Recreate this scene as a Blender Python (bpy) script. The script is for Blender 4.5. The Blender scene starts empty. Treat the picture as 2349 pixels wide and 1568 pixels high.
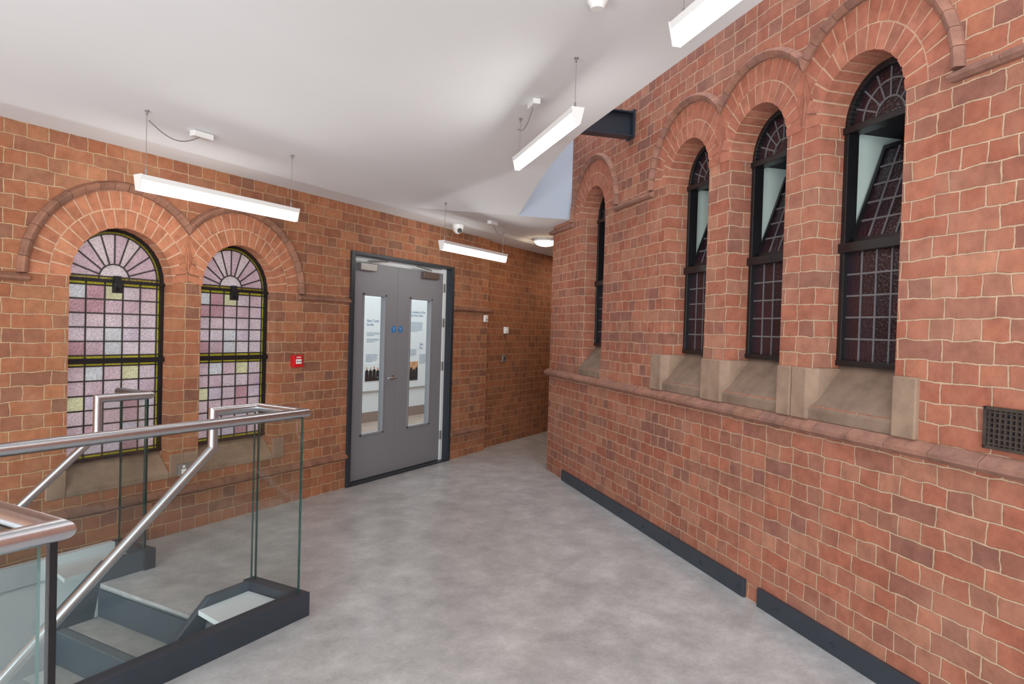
import bpy, bmesh, math, random
from math import radians, sin, cos, pi, acos
from mathutils import Matrix, Vector
random.seed(3)
scene = bpy.context.scene
COL = scene.collection
WM = {}

def lin(r, g, b, a=1.0):
    def c(x):
        x /= 255.0
        return x / 12.92 if x <= 0.04045 else ((x + 0.055) / 1.055) ** 2.4
    return (c(r), c(g), c(b), a)

# ------------------------------------------------------------------ materials
def base_mat(name):
    m = bpy.data.materials.new(name); m.use_nodes = True
    nt = m.node_tree; nt.nodes.clear()
    out = nt.nodes.new('ShaderNodeOutputMaterial')
    p = nt.nodes.new('ShaderNodeBsdfPrincipled')
    nt.links.new(p.outputs[0], out.inputs[0])
    return m, nt, p, out

def N(nt, t, **kw):
    n = nt.nodes.new(t)
    for k, v in kw.items():
        setattr(n, k, v)
    return n

def mixc(nt, blend, fac, a, b):
    n = N(nt, 'ShaderNodeMix', data_type='RGBA', blend_type=blend)
    for sock, val in ((n.inputs[0], fac), (n.inputs[6], a), (n.inputs[7], b)):
        if isinstance(val, bpy.types.NodeSocket):
            nt.links.new(val, sock)
        else:
            sock.default_value = val
    return n.outputs[2]

def ramp(nt, fac, stops, interp='LINEAR'):
    r = N(nt, 'ShaderNodeValToRGB')
    r.color_ramp.interpolation = interp
    while len(r.color_ramp.elements) < len(stops):
        r.color_ramp.elements.new(0.5)
    for e, (p, c) in zip(r.color_ramp.elements, stops):
        e.position = p; e.color = c
    nt.links.new(fac, r.inputs[0])
    return r.outputs[0]

def simple(name, col, rough=0.5, metal=0.0, noise=0.0, nscale=8.0, bump=0.0, bscale=40):
    m, nt, p, out = base_mat(name)
    p.inputs['Roughness'].default_value = rough
    p.inputs['Metallic'].default_value = metal
    tc = N(nt, 'ShaderNodeTexCoord')
    n = N(nt, 'ShaderNodeTexNoise'); n.inputs['Scale'].default_value = nscale; n.inputs['Detail'].default_value = 4
    nt.links.new(tc.outputs['Object'], n.inputs['Vector'])
    lo = tuple(max(0, c * (1 - noise)) for c in col[:3]) + (1,)
    hi = tuple(min(1, c * (1 + noise)) for c in col[:3]) + (1,)
    nt.links.new(ramp(nt, n.outputs['Fac'], [(0.3, lo), (0.7, hi)]), p.inputs['Base Color'])
    if bump:
        b = N(nt, 'ShaderNodeTexNoise'); b.inputs['Scale'].default_value = bscale; b.inputs['Detail'].default_value = 5
        nt.links.new(tc.outputs['Object'], b.inputs['Vector'])
        bn = N(nt, 'ShaderNodeBump'); bn.inputs['Strength'].default_value = bump; bn.inputs['Distance'].default_value = 0.01
        nt.links.new(b.outputs['Fac'], bn.inputs['Height']); nt.links.new(bn.outputs[0], p.inputs['Normal'])
    return m

def brick_mat(name, pal, mortar, width=0.225, row=0.0865, squash=0.52, sf=2, dark=0.2, bloom=lin(186, 140, 118), msize=0.0046, bl=0.34):
    m, nt, p, out = base_mat(name)
    p.inputs['Roughness'].default_value = 0.8
    p.inputs['Specular IOR Level'].default_value = 0.25
    tc = N(nt, 'ShaderNodeTexCoord')
    sep = N(nt, 'ShaderNodeSeparateXYZ'); nt.links.new(tc.outputs['Object'], sep.inputs[0])
    add = N(nt, 'ShaderNodeMath', operation='ADD')
    nt.links.new(sep.outputs[0], add.inputs[0]); nt.links.new(sep.outputs[1], add.inputs[1])
    add2 = N(nt, 'ShaderNodeMath', operation='ADD'); add2.inputs[1].default_value = 20.0
    nt.links.new(add.outputs[0], add2.inputs[0])
    com = N(nt, 'ShaderNodeCombineXYZ')
    nt.links.new(add2.outputs[0], com.inputs[0]); nt.links.new(sep.outputs[2], com.inputs[1])
    dn = N(nt, 'ShaderNodeTexNoise'); dn.inputs['Scale'].default_value = 10; dn.inputs['Detail'].default_value = 6
    nt.links.new(tc.outputs['Object'], dn.inputs['Vector'])
    sub = N(nt, 'ShaderNodeVectorMath', operation='SUBTRACT'); sub.inputs[1].default_value = (0.5, 0.5, 0.5)
    nt.links.new(dn.outputs['Color'], sub.inputs[0])
    sc = N(nt, 'ShaderNodeVectorMath', operation='SCALE'); sc.inputs['Scale'].default_value = 0.028
    nt.links.new(sub.outputs[0], sc.inputs[0])
    va = N(nt, 'ShaderNodeVectorMath', operation='ADD')
    nt.links.new(com.outputs[0], va.inputs[0]); nt.links.new(sc.outputs[0], va.inputs[1])
    br = N(nt, 'ShaderNodeTexBrick', offset=0.5, offset_frequency=2, squash=squash, squash_frequency=sf)
    br.inputs['Color1'].default_value = (0, 0, 0, 1); br.inputs['Color2'].default_value = (1, 1, 1, 1)
    br.inputs['Mortar'].default_value = (0.5, 0.5, 0.5, 1)
    br.inputs['Scale'].default_value = 1.0
    br.inputs['Mortar Size'].default_value = msize
    br.inputs['Mortar Smooth'].default_value = 0.35
    br.inputs['Brick Width'].default_value = width
    br.inputs['Row Height'].default_value = row
    nt.links.new(va.outputs[0], br.inputs['Vector'])
    k = len(pal)
    bc = ramp(nt, br.outputs['Color'], [(i / (k - 1), c) for i, c in enumerate(pal)])
    n1 = N(nt, 'ShaderNodeTexNoise'); n1.inputs['Scale'].default_value = 16; n1.inputs['Detail'].default_value = 8; n1.inputs['Roughness'].default_value = 0.68
    nt.links.new(tc.outputs['Object'], n1.inputs['Vector'])
    bc = mixc(nt, 'MULTIPLY', 0.75, bc, ramp(nt, n1.outputs['Fac'], [(0.3, (0.66, 0.66, 0.68, 1)), (0.64, (1.12, 1.12, 1.1, 1))]))
    n3 = N(nt, 'ShaderNodeTexNoise'); n3.inputs['Scale'].default_value = 5.5; n3.inputs['Detail'].default_value = 6
    nt.links.new(tc.outputs['Object'], n3.inputs['Vector'])
    f3 = ramp(nt, n3.outputs['Fac'], [(0.48, (0, 0, 0, 1)), (0.75, (bl, bl, bl, 1))])
    bc = mixc(nt, 'MIX', f3, bc, bloom)
    n2 = N(nt, 'ShaderNodeTexNoise'); n2.inputs['Scale'].default_value = 1.3; n2.inputs['Detail'].default_value = 4
    nt.links.new(tc.outputs['Object'], n2.inputs['Vector'])
    bc = mixc(nt, 'MULTIPLY', dark * 2, bc, ramp(nt, n2.outputs['Fac'], [(0.35, (0.72, 0.70, 0.70, 1)), (0.6, (1, 1, 1, 1))]))
    mo = mixc(nt, 'MULTIPLY', 0.75, mortar, ramp(nt, n1.outputs['Fac'], [(0.3, (0.62, 0.60, 0.58, 1)), (0.6, (1, 1, 1, 1))]))
    fin = mixc(nt, 'MIX', br.outputs['Fac'], bc, mo)
    nt.links.new(fin, p.inputs['Base Color'])
    inv = N(nt, 'ShaderNodeMath', operation='SUBTRACT'); inv.inputs[0].default_value = 1.0
    nt.links.new(br.outputs['Fac'], inv.inputs[1])
    ma = N(nt, 'ShaderNodeMath', operation='MULTIPLY_ADD'); ma.inputs[1].default_value = 0.7
    nt.links.new(n1.outputs['Fac'], ma.inputs[0]); nt.links.new(inv.outputs[0], ma.inputs[2])
    bn = N(nt, 'ShaderNodeBump'); bn.inputs['Strength'].default_value = 0.85; bn.inputs['Distance'].default_value = 0.007
    nt.links.new(ma.outputs[0], bn.inputs['Height']); nt.links.new(bn.outputs[0], p.inputs['Normal'])
    return m

def island_mat(name, pal, rough=0.8, noise=True, bump=0.5, scale=14, lo=0.6):
    m, nt, p, out = base_mat(name)
    p.inputs['Roughness'].default_value = rough
    p.inputs['Specular IOR Level'].default_value = 0.25
    g = N(nt, 'ShaderNodeNewGeometry')
    k = len(pal)
    c = ramp(nt, g.outputs['Random Per Island'], [(i / (k - 1), q) for i, q in enumerate(pal)])
    tc = N(nt, 'ShaderNodeTexCoord')
    n1 = N(nt, 'ShaderNodeTexNoise'); n1.inputs['Scale'].default_value = scale; n1.inputs['Detail'].default_value = 7; n1.inputs['Roughness'].default_value = 0.65
    nt.links.new(tc.outputs['Object'], n1.inputs['Vector'])
    if noise:
        c = mixc(nt, 'MULTIPLY', 0.8, c, ramp(nt, n1.outputs['Fac'], [(0.3, (lo, lo * 0.97, lo * 0.96, 1)), (0.62, (1.1, 1.1, 1.08, 1))]))
    nt.links.new(c, p.inputs['Base Color'])
    bn = N(nt, 'ShaderNodeBump'); bn.inputs['Strength'].default_value = bump; bn.inputs['Distance'].default_value = 0.005
    nt.links.new(n1.outputs['Fac'], bn.inputs['Height']); nt.links.new(bn.outputs[0], p.inputs['Normal'])
    return m

def stained_mat(name, pal, dk=0.72):
    m = bpy.data.materials.new(name); m.use_nodes = True
    nt = m.node_tree; nt.nodes.clear()
    out = N(nt, 'ShaderNodeOutputMaterial')
    g = N(nt, 'ShaderNodeNewGeometry')
    k = len(pal)
    c = ramp(nt, g.outputs['Random Per Island'], [(i / k, q) for i, q in enumerate(pal)], 'CONSTANT')
    tc = N(nt, 'ShaderNodeTexCoord')
    n1 = N(nt, 'ShaderNodeTexNoise'); n1.inputs['Scale'].default_value = 75; n1.inputs['Detail'].default_value = 3
    nt.links.new(tc.outputs['Object'], n1.inputs['Vector'])
    n2 = N(nt, 'ShaderNodeTexNoise'); n2.inputs['Scale'].default_value = 4; n2.inputs['Detail'].default_value = 2
    nt.links.new(tc.outputs['Object'], n2.inputs['Vector'])
    c = mixc(nt, 'MULTIPLY', 0.9, c, ramp(nt, n2.outputs['Fac'], [(0.32, (dk, dk * 0.93, dk * 0.95, 1)), (0.64, (1, 1, 1, 1))]))
    c = mixc(nt, 'MULTIPLY', 0.7, c, ramp(nt, n1.outputs['Fac'], [(0.38, (0.64, 0.62, 0.64, 1)), (0.6, (1, 1, 1, 1))]))
    bn = N(nt, 'ShaderNodeBump'); bn.inputs['Strength'].default_value = 1.0; bn.inputs['Distance'].default_value = 0.01
    nt.links.new(n1.outputs['Fac'], bn.inputs['Height'])
    tr = N(nt, 'ShaderNodeBsdfTranslucent'); gl = N(nt, 'ShaderNodeBsdfGlossy'); gl.inputs['Roughness'].default_value = 0.15
    df = N(nt, 'ShaderNodeBsdfDiffuse')
    nt.links.new(c, tr.inputs[0]); nt.links.new(c, df.inputs[0])
    for s in (tr, gl, df):
        nt.links.new(bn.outputs[0], s.inputs['Normal'])
    m1 = N(nt, 'ShaderNodeMixShader'); m1.inputs[0].default_value = 0.32
    nt.links.new(tr.outputs[0], m1.inputs[1]); nt.links.new(df.outputs[0], m1.inputs[2])
    m2 = N(nt, 'ShaderNodeMixShader'); m2.inputs[0].default_value = 0.1
    nt.links.new(m1.outputs[0], m2.inputs[1]); nt.links.new(gl.outputs[0], m2.inputs[2])
    nt.links.new(m2.outputs[0], out.inputs[0])
    return m

def thin_glass(name, tint):
    m = bpy.data.materials.new(name); m.use_nodes = True
    nt = m.node_tree; nt.nodes.clear()
    out = N(nt, 'ShaderNodeOutputMaterial')
    t = N(nt, 'ShaderNodeBsdfTransparent'); t.inputs[0].default_value = tint
    g = N(nt, 'ShaderNodeBsdfGlossy'); g.inputs['Roughness'].default_value = 0.01
    lw = N(nt, 'ShaderNodeLayerWeight'); lw.inputs[0].default_value = 0.5
    pw = N(nt, 'ShaderNodeMath', operation='POWER'); pw.inputs[1].default_value = 4.0
    nt.links.new(lw.outputs['Facing'], pw.inputs[0])
    ma = N(nt, 'ShaderNodeMath', operation='MULTIPLY_ADD'); ma.inputs[1].default_value = 0.45; ma.inputs[2].default_value = 0.03
    nt.links.new(pw.outputs[0], ma.inputs[0])
    mx = N(nt, 'ShaderNodeMixShader')
    nt.links.new(ma.outputs[0], mx.inputs[0]); nt.links.new(t.outputs[0], mx.inputs[1]); nt.links.new(g.outputs[0], mx.inputs[2])
    nt.links.new(mx.outputs[0], out.inputs[0])
    return m

def emit(name, col, s):
    m, nt, p, out = base_mat(name)
    p.inputs['Base Color'].default_value = (0.9, 0.9, 0.9, 1)
    p.inputs['Emission Color'].default_value = col
    p.inputs['Emission Strength'].default_value = s
    return m

MORT = lin(198, 166, 140)
M_BRICK_R = brick_mat('brick_red', [lin(142, 98, 86), lin(158, 102, 84), lin(172, 108, 86), lin(162, 98, 78), lin(178, 116, 92), lin(152, 104, 88), lin(182, 126, 102)], MORT)
M_BRICK_L = brick_mat('brick_orange', [lin(138, 98, 80), lin(156, 102, 78), lin(172, 112, 82), lin(164, 104, 74), lin(180, 122, 88), lin(148, 104, 82)], lin(194, 160, 126), dark=0.24, bloom=lin(182, 140, 110))
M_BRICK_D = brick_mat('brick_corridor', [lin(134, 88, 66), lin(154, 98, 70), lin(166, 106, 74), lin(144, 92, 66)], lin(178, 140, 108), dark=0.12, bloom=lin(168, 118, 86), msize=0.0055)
M_VOUS_R = island_mat('voussoir_red', [lin(162, 102, 84), lin(178, 114, 92), lin(168, 106, 86), lin(182, 122, 100), lin(158, 104, 88)])
M_VOUS_L = island_mat('voussoir_orange', [lin(164, 106, 80), lin(184, 122, 92), lin(172, 112, 84), lin(188, 130, 98)])
M_HOOD = island_mat('moulded_brick', [lin(142, 102, 84), lin(152, 108, 88), lin(136, 100, 84), lin(156, 112, 92)])
M_HOODR = island_mat('moulded_brick_red', [lin(148, 108, 92), lin(156, 113, 96), lin(142, 106, 94), lin(160, 118, 102)])
M_MORT = simple('mortar', MORT, 0.9, noise=0.15, nscale=30, bump=0.4)
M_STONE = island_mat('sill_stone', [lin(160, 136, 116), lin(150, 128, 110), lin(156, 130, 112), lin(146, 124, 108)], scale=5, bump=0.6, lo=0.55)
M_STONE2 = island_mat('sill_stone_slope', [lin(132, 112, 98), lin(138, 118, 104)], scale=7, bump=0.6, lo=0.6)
M_CEIL = simple('ceiling_paint', lin(234, 235, 236), 0.9, noise=0.01, nscale=2)
M_WHITE = simple('white_paint', lin(228, 232, 234), 0.5, noise=0.01)
M_PALE = simple('pale_grey_paint', lin(210, 216, 220), 0.5, noise=0.02)
M_WPLAS = simple('white_plastic', lin(238, 238, 236), 0.35, noise=0.01)
M_BLACK = simple('black_iron', lin(24, 24, 27), 0.4, noise=0.2, bump=0.15)
M_LEAD = simple('lead_came', lin(56, 52, 50), 0.55, 0.2, noise=0.15, nscale=20)
M_LEADR = simple('lead_came_dull', lin(112, 112, 116), 0.55, 0.2, noise=0.15, nscale=20)
M_STEEL = simple('brushed_steel', lin(200, 203, 208), 0.3, 1.0, noise=0.04, nscale=60)
M_DARKBL = simple('blue_grey_paint', lin(48, 55, 64), 0.42, noise=0.06, bump=0.05)
M_DARKBL2 = simple('tread_edge_paint', lin(70, 82, 92), 0.45, noise=0.06)
M_DOOR = simple('door_grey', lin(132, 133, 138), 0.45, noise=0.015, nscale=4)
M_RED = simple('red_plastic', lin(200, 24, 30), 0.35, noise=0.02)
M_BLUE = simple('sign_blue', lin(20, 120, 190), 0.4, noise=0.02)
M_GREEN = simple('pale_green_paint', lin(222, 242, 236), 0.6, noise=0.03)
M_NAVY = simple('dark_outside', lin(22, 22, 34), 0.8, noise=0.1)
M_TEXTB = simple('print_blue', lin(60, 120, 160), 0.7)
M_TEXTW = simple('print_white', lin(245, 245, 245), 0.6)
M_PHOTO = simple('printed_picture', lin(190, 150, 110), 0.6, noise=0.6, nscale=25)
M_GREY = simple('grey_metal', lin(150, 148, 144), 0.4, 0.5, noise=0.03)
M_BRONZE = simple('closer_brown', lin(110, 96, 88), 0.4, 0.4, noise=0.05)
M_EMIT = emit('lamp_diffuser', (1.0, 0.97, 0.93, 1), 13.0)
M_EMITW = emit('lamp_warm', (1.0, 0.78, 0.52, 1), 26.0)
M_GLASS = thin_glass('clear_glass', (0.965, 0.988, 0.982, 1))
M_GEDGE = simple('glass_edge', lin(24, 60, 56), 0.15, noise=0.1)
M_BOARD = simple('display_board', lin(214, 226, 232), 0.6, noise=0.01)
M_STAIN = stained_mat('stained_glass', [lin(226, 200, 202), lin(220, 188, 194), lin(230, 214, 217), lin(214, 176, 182), lin(220, 202, 212), lin(204, 156, 162), lin(228, 208, 212), lin(224, 194, 198), lin(220, 218, 218), lin(216, 184, 188), lin(224, 206, 214), lin(230, 212, 214), lin(220, 194, 202), lin(210, 168, 174), lin(226, 204, 208), lin(222, 196, 200), lin(230, 216, 218), lin(218, 188, 194), lin(224, 202, 206), lin(226, 206, 210), lin(228, 222, 176)])
M_YEL = stained_mat('yellow_glass', [lin(206, 194, 50), lin(190, 176, 40), lin(214, 200, 66)], 0.85)
M_FAN = stained_mat('fan_glass', [lin(224, 198, 200), lin(232, 214, 214), lin(216, 184, 190), lin(228, 206, 204)])

def dark_glass():
    m, nt, p, out = base_mat('dark_leaded_glass')
    g = N(nt, 'ShaderNodeNewGeometry')
    nt.links.new(ramp(nt, g.outputs['Random Per Island'], [(0, lin(30, 20, 25)), (0.5, lin(50, 30, 36)), (1, lin(36, 28, 38))]), p.inputs['Base Color'])
    p.inputs['Roughness'].default_value = 0.12
    tc = N(nt, 'ShaderNodeTexCoord')
    n1 = N(nt, 'ShaderNodeTexNoise'); n1.inputs['Scale'].default_value = 60
    nt.links.new(tc.outputs['Object'], n1.inputs['Vector'])
    bn = N(nt, 'ShaderNodeBump'); bn.inputs['Strength'].default_value = 0.6; bn.inputs['Distance'].default_value = 0.01
    nt.links.new(n1.outputs['Fac'], bn.inputs['Height']); nt.links.new(bn.outputs[0], p.inputs['Normal'])
    return m
M_DGLASS = dark_glass()

def floor_mat():
    m, nt, p, out = base_mat('vinyl_floor')
    tc = N(nt, 'ShaderNodeTexCoord')
    n1 = N(nt, 'ShaderNodeTexNoise'); n1.inputs['Scale'].default_value = 4.0; n1.inputs['Detail'].default_value = 12; n1.inputs['Roughness'].default_value = 0.72
    n2 = N(nt, 'ShaderNodeTexNoise'); n2.inputs['Scale'].default_value = 55; n2.inputs['Detail'].default_value = 5
    for n in (n1, n2):
        nt.links.new(tc.outputs['Object'], n.inputs['Vector'])
    c = ramp(nt, n1.outputs['Fac'], [(0.34, lin(160, 161, 162)), (0.5, lin(181, 182, 183)), (0.66, lin(202, 203, 204))])
    c = mixc(nt, 'MULTIPLY', 0.55, c, ramp(nt, n2.outputs['Fac'], [(0.35, (0.84, 0.84, 0.84, 1)), (0.6, (1, 1, 1, 1))]))
    br = N(nt, 'ShaderNodeTexBrick', offset=0.5)
    mp = N(nt, 'ShaderNodeMapping'); mp.inputs['Rotation'].default_value = (0, 0, radians(45))
    nt.links.new(tc.outputs['Object'], mp.inputs[0]); nt.links.new(mp.outputs[0], br.inputs['Vector'])
    br.inputs['Color1'].default_value = (0.96, 0.96, 0.96, 1); br.inputs['Color2'].default_value = (1, 1, 1, 1); br.inputs['Mortar'].default_value = (0.9, 0.9, 0.9, 1)
    br.inputs['Scale'].default_value = 1; br.inputs['Mortar Size'].default_value = 0.0012
    br.inputs['Brick Width'].default_value = 0.9; br.inputs['Row Height'].default_value = 0.45
    c = mixc(nt, 'MULTIPLY', 0.8, c, br.outputs['Color'])
    nt.links.new(c, p.inputs['Base Color'])
    p.inputs['Roughness'].default_value = 0.34
    return m
M_FLOOR = floor_mat()

# ------------------------------------------------------------------ mesh builder
ML = Matrix.Identity(4)
MR = Matrix.Rotation(radians(225), 4, 'Z')   # frame: x = -w, y = N (distance out from the room centre), z

class MB:
    def __init__(s):
        s.v = []; s.f = []; s.m = []
    def poly(s, pts, mi=0):
        b = len(s.v); s.v += [tuple(p) for p in pts]; s.f.append(tuple(range(b, b + len(pts)))); s.m.append(mi)
    def loft(s, A, B, mi=0, caps=True, capmi=None):
        b = len(s.v); n = len(A)
        s.v += [tuple(p) for p in A] + [tuple(p) for p in B]
        for i in range(n):
            j = (i + 1) % n
            s.f.append((b + i, b + j, b + n + j, b + n + i)); s.m.append(mi)
        if caps:
            cm = mi if capmi is None else capmi
            s.f.append(tuple(range(b, b + n))[::-1]); s.m.append(cm)
            s.f.append(tuple(range(b + n, b + 2 * n))); s.m.append(cm)
    def box(s, x0, x1, y0, y1, z0, z1, mi=0):
        s.loft([(x0, y0, z0), (x1, y0, z0), (x1, y1, z0), (x0, y1, z0)], [(x0, y0, z1), (x1, y0, z1), (x1, y1, z1), (x0, y1, z1)], mi)
    def xz(s, pts, y0, y1, mi=0, capmi=None):
        s.loft([(x, y0, z) for x, z in pts], [(x, y1, z) for x, z in pts], mi, capmi=capmi)
    def yz(s, pts, x0, x1, mi=0):
        s.loft([(x0, y, z) for y, z in pts], [(x1, y, z) for y, z in pts], mi)
    def cyl(s, c, axis, r, h, n=20, mi=0, r2=None):
        c = Vector(c); a = Vector(axis).normalized()
        u = a.orthogonal().normalized(); w = a.cross(u)
        r2 = r if r2 is None else r2
        A = [c + u * r * cos(2 * pi * i / n) + w * r * sin(2 * pi * i / n) for i in range(n)]
        B = [c + a * h + u * r2 * cos(2 * pi * i / n) + w * r2 * sin(2 * pi * i / n) for i in range(n)]
        s.loft(A, B, mi)
    def dome(s, c, r, h, n=20, k=6, mi=0, down=True):
        rings = []
        for j in range(k + 1):
            a = (pi / 2) * j / k
            rr = max(r * cos(a), 0.0005); zz = h * sin(a) * (-1 if down else 1)
            rings.append([(c[0] + rr * cos(2 * pi * i / n), c[1] + rr * sin(2 * pi * i / n), c[2] + zz) for i in range(n)])
        for j in range(k):
            s.loft(rings[j], rings[j + 1], mi, caps=False)
        s.poly(rings[-1], mi); s.poly(rings[0], mi)
    def tube(s, path, r, n=20, mi=0):
        P = [Vector(p) for p in path]
        d = [(P[i + 1] - P[i]).normalized() for i in range(len(P) - 1)]
        u = d[0].orthogonal().normalized(); w = d[0].cross(u)
        off = [u * r * cos(2 * pi * i / n) + w * r * sin(2 * pi * i / n) for i in range(n)]
        rings = [[P[0] + o for o in off]]
        for i in range(1, len(P)):
            if i < len(P) - 1:
                b = (d[i - 1] + d[i]).normalized()
                k = d[i - 1].dot(b)
                no = [o - d[i - 1] * (o.dot(b) / k) for o in off]
                rings.append([P[i] + o for o in no])
                off = [o - d[i] * o.dot(d[i]) for o in no]
            else:
                rings.append([P[i] + o for o in off])
        b0 = len(s.v)
        for R in rings:
            s.v += [tuple(p) for p in R]
        for j in range(len(rings) - 1):
            for i in range(n):
                k = (i + 1) % n
                s.f.append((b0 + j * n + i, b0 + j * n + k, b0 + (j + 1) * n + k, b0 + (j + 1) * n + i)); s.m.append(mi)
        s.f.append(tuple(range(b0, b0 + n))[::-1]); s.m.append(mi)
        s.f.append(tuple(range(b0 + (len(rings) - 1) * n, b0 + len(rings) * n))); s.m.append(mi)
    def obj(s, name, mats, M=ML, parent=None, recenter=True, smooth=False, bevel=0, **props):
        v = s.v; c = Vector((0, 0, 0))
        if recenter and v:
            xs = [p[0] for p in v]; ys = [p[1] for p in v]; zs = [p[2] for p in v]
            c = Vector(((min(xs) + max(xs)) / 2, (min(ys) + max(ys)) / 2, min(zs)))
        me = bpy.data.meshes.new(name)
        me.from_pydata([(p[0] - c[0], p[1] - c[1], p[2] - c[2]) for p in v], [], s.f)
        for m in mats:
            me.materials.append(m)
        me.polygons.foreach_set('material_index', s.m)
        bm = bmesh.new(); bm.from_mesh(me)
        bmesh.ops.recalc_face_normals(bm, faces=bm.faces)
        bm.to_mesh(me); bm.free()
        if smooth:
            me.polygons.foreach_set('use_smooth', [True] * len(me.polygons))
            try:
                me.set_sharp_from_angle(angle=radians(35))
            except Exception:
                pass
        o = bpy.data.objects.new(name, me); COL.objects.link(o)
        place(o, M @ Matrix.Translation(c), parent)
        if bevel:
            b = o.modifiers.new('bevel', 'BEVEL'); b.width = bevel; b.segments = 2; b.limit_method = 'ANGLE'
        for k, val in props.items():
            o[k] = val
        return o

def place(o, mat, parent=None):
    o.matrix_basis = mat
    if parent is not None:
        o.parent = parent
        o.matrix_parent_inverse = WM[parent.name].inverted()
    WM[o.name] = mat.copy()

def empty(name, loc, M=ML, parent=None, **props):
    o = bpy.data.objects.new(name, None); o.empty_display_size = 0.1
    COL.objects.link(o); place(o, M @ Matrix.Translation(Vector(loc)), parent)
    for k, v in props.items():
        o[k] = v
    return o

def text(name, body, size, loc, mat, M=ML, parent=None, align='LEFT', **props):
    cu = bpy.data.curves.new(name, 'FONT'); cu.body = body; cu.size = size; cu.align_x = align; cu.space_line = 0.95
    to = bpy.data.objects.new(name + '_tmp', cu); COL.objects.link(to)
    bpy.context.view_layer.update()
    me = bpy.data.meshes.new_from_object(to.evaluated_get(bpy.context.evaluated_depsgraph_get()))
    bpy.data.objects.remove(to)
    me.materials.clear(); me.materials.append(mat)
    o = bpy.data.objects.new(name, me); COL.objects.link(o)
    place(o, M @ Matrix.Translation(Vector(loc)) @ Matrix.Rotation(radians(90), 4, 'X'), parent)
    for k, v in props.items():
        o[k] = v
    return o

_tr = [0]
def trim_name():
    _tr[0] += 1
    return 'trim_%d' % _tr[0]

# ------------------------------------------------------------------ brick elements
def wall_front(mb, x0, x1, z0, z1, y, ops, depth):
    x = x0
    def q(a, b, c, d):
        if b - a > 1e-5 and d - c > 1e-5:
            mb.poly([(a, y, c), (b, y, c), (b, y, d), (a, y, d)])
    for o in sorted(ops, key=lambda o: o['a']):
        a, b = o['a'], o['b']; dp = o.get('d', depth)
        q(x, a, z0, z1); q(a, b, z0, o['zb'])
        Y = y + dp
        if 'zs' in o:
            zs = o['zs']; r = (b - a) / 2; xc = (a + b) / 2; n = 32
            P = [(xc - r * cos(pi * i / n), zs + r * sin(pi * i / n)) for i in range(n + 1)]
            for i in range(n):
                p, t = P[i], P[i + 1]
                mb.poly([(p[0], y, p[1]), (t[0], y, t[1]), (t[0], y, z1), (p[0], y, z1)])
                mb.poly([(p[0], y, p[1]), (t[0], y, t[1]), (t[0], Y, t[1]), (p[0], Y, p[1])])
        else:
            zs = o['zt']; q(a, b, zs, z1)
            mb.poly([(a, y, zs), (b, y, zs), (b, Y, zs), (a, Y, zs)])
        for e in (a, b):
            mb.poly([(e, y, o['zb']), (e, Y, o['zb']), (e, Y, zs), (e, y, zs)])
        if o['zb'] > z0:
            mb.poly([(a, y, o['zb']), (b, y, o['zb']), (b, Y, o['zb']), (a, Y, o['zb'])])
        x = b
    q(x, x1, z0, z1)

def sweep(mb, xc, zc, prof, hl, hr, n, gap, mi=0, amin=0.0):
    def lim(r, h):
        return acos(h / r) if (h is not None and r > h) else 0.0
    for i in range(n):
        a0 = pi * i / n; a1 = pi * (i + 1) / n
        rm = prof[0][0]
        g = gap / rm / 2
        A = []; B = []; wmax = 0
        for r, y in prof:
            lo = lim(r, hr); hi = pi - lim(r, hl)
            s = min(max(a0 + g, lo), hi); e = min(max(a1 - g, lo), hi)
            wmax = max(wmax, e - s)
            A.append((xc + r * cos(s), y, zc + r * sin(s))); B.append((xc + r * cos(e), y, zc + r * sin(e)))
        if wmax > 0.01:
            mb.loft(A, B, mi)

def arch(xc, r, zs, y, depth, rings, hood, hl, hr, M, mats, n1, label):
    mb = MB()
    r0, r1, r2 = rings
    sweep(mb, xc, zs, [(r0 - 0.001, y - 0.001), (r2, y - 0.001), (r2, y + 0.03), (r0 - 0.001, y + depth)], hl, hr, 64, 0.0, 1)
    sweep(mb, xc, zs, [(r0 - 0.005, y - 0.004), (r1 - 0.004, y - 0.004), (r1 - 0.004, y + 0.04), (r0 - 0.005, y + depth)], hl, hr, n1, 0.009, 0)
    sweep(mb, xc, zs, [(r1 + 0.004, y - 0.004), (r2 - 0.003, y - 0.004), (r2 - 0.003, y + 0.04), (r1 + 0.004, y + 0.04)], hl, hr, int(n1 * 1.3), 0.009, 0)
    mb.obj(trim_name(), [mats[0], M_MORT], M, kind='structure', label='brick voussoir arch ' + label)
    mb = MB()
    h0, h1, pr = hood
    prof = [(h0, y), (h0, y - pr * 0.45), (h0 + (h1 - h0) * 0.3, y - pr * 0.8), (h0 + (h1 - h0) * 0.6, y - pr), (h1 - 0.012, y - pr * 0.85), (h1, y - pr * 0.3), (h1, y)]
    sweep(mb, xc, zs, prof, hl, hr, 20, 0.003, 0)
    mb.obj(trim_name(), [mats[1]], M, kind='structure', label='projecting moulded brick hood ' + label)

def string_course(x0, x1, y, z0, z1, pr, M, mat, label):
    mb = MB(); h = z1 - z0
    prof = [(y, z0), (y - pr * 0.55, z0), (y - pr, z0 + h * 0.25), (y - pr, z0 + h * 0.5), (y - pr * 0.15, z1), (y, z1)]
    n = max(1, round((x1 - x0) / 0.23)); st = (x1 - x0) / n
    for i in range(n):
        mb.yz(prof, x0 + i * st + 0.0015, x0 + (i + 1) * st - 0.0015)
    mb.obj(trim_name(), [mat], M, kind='structure', label=label)

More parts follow.
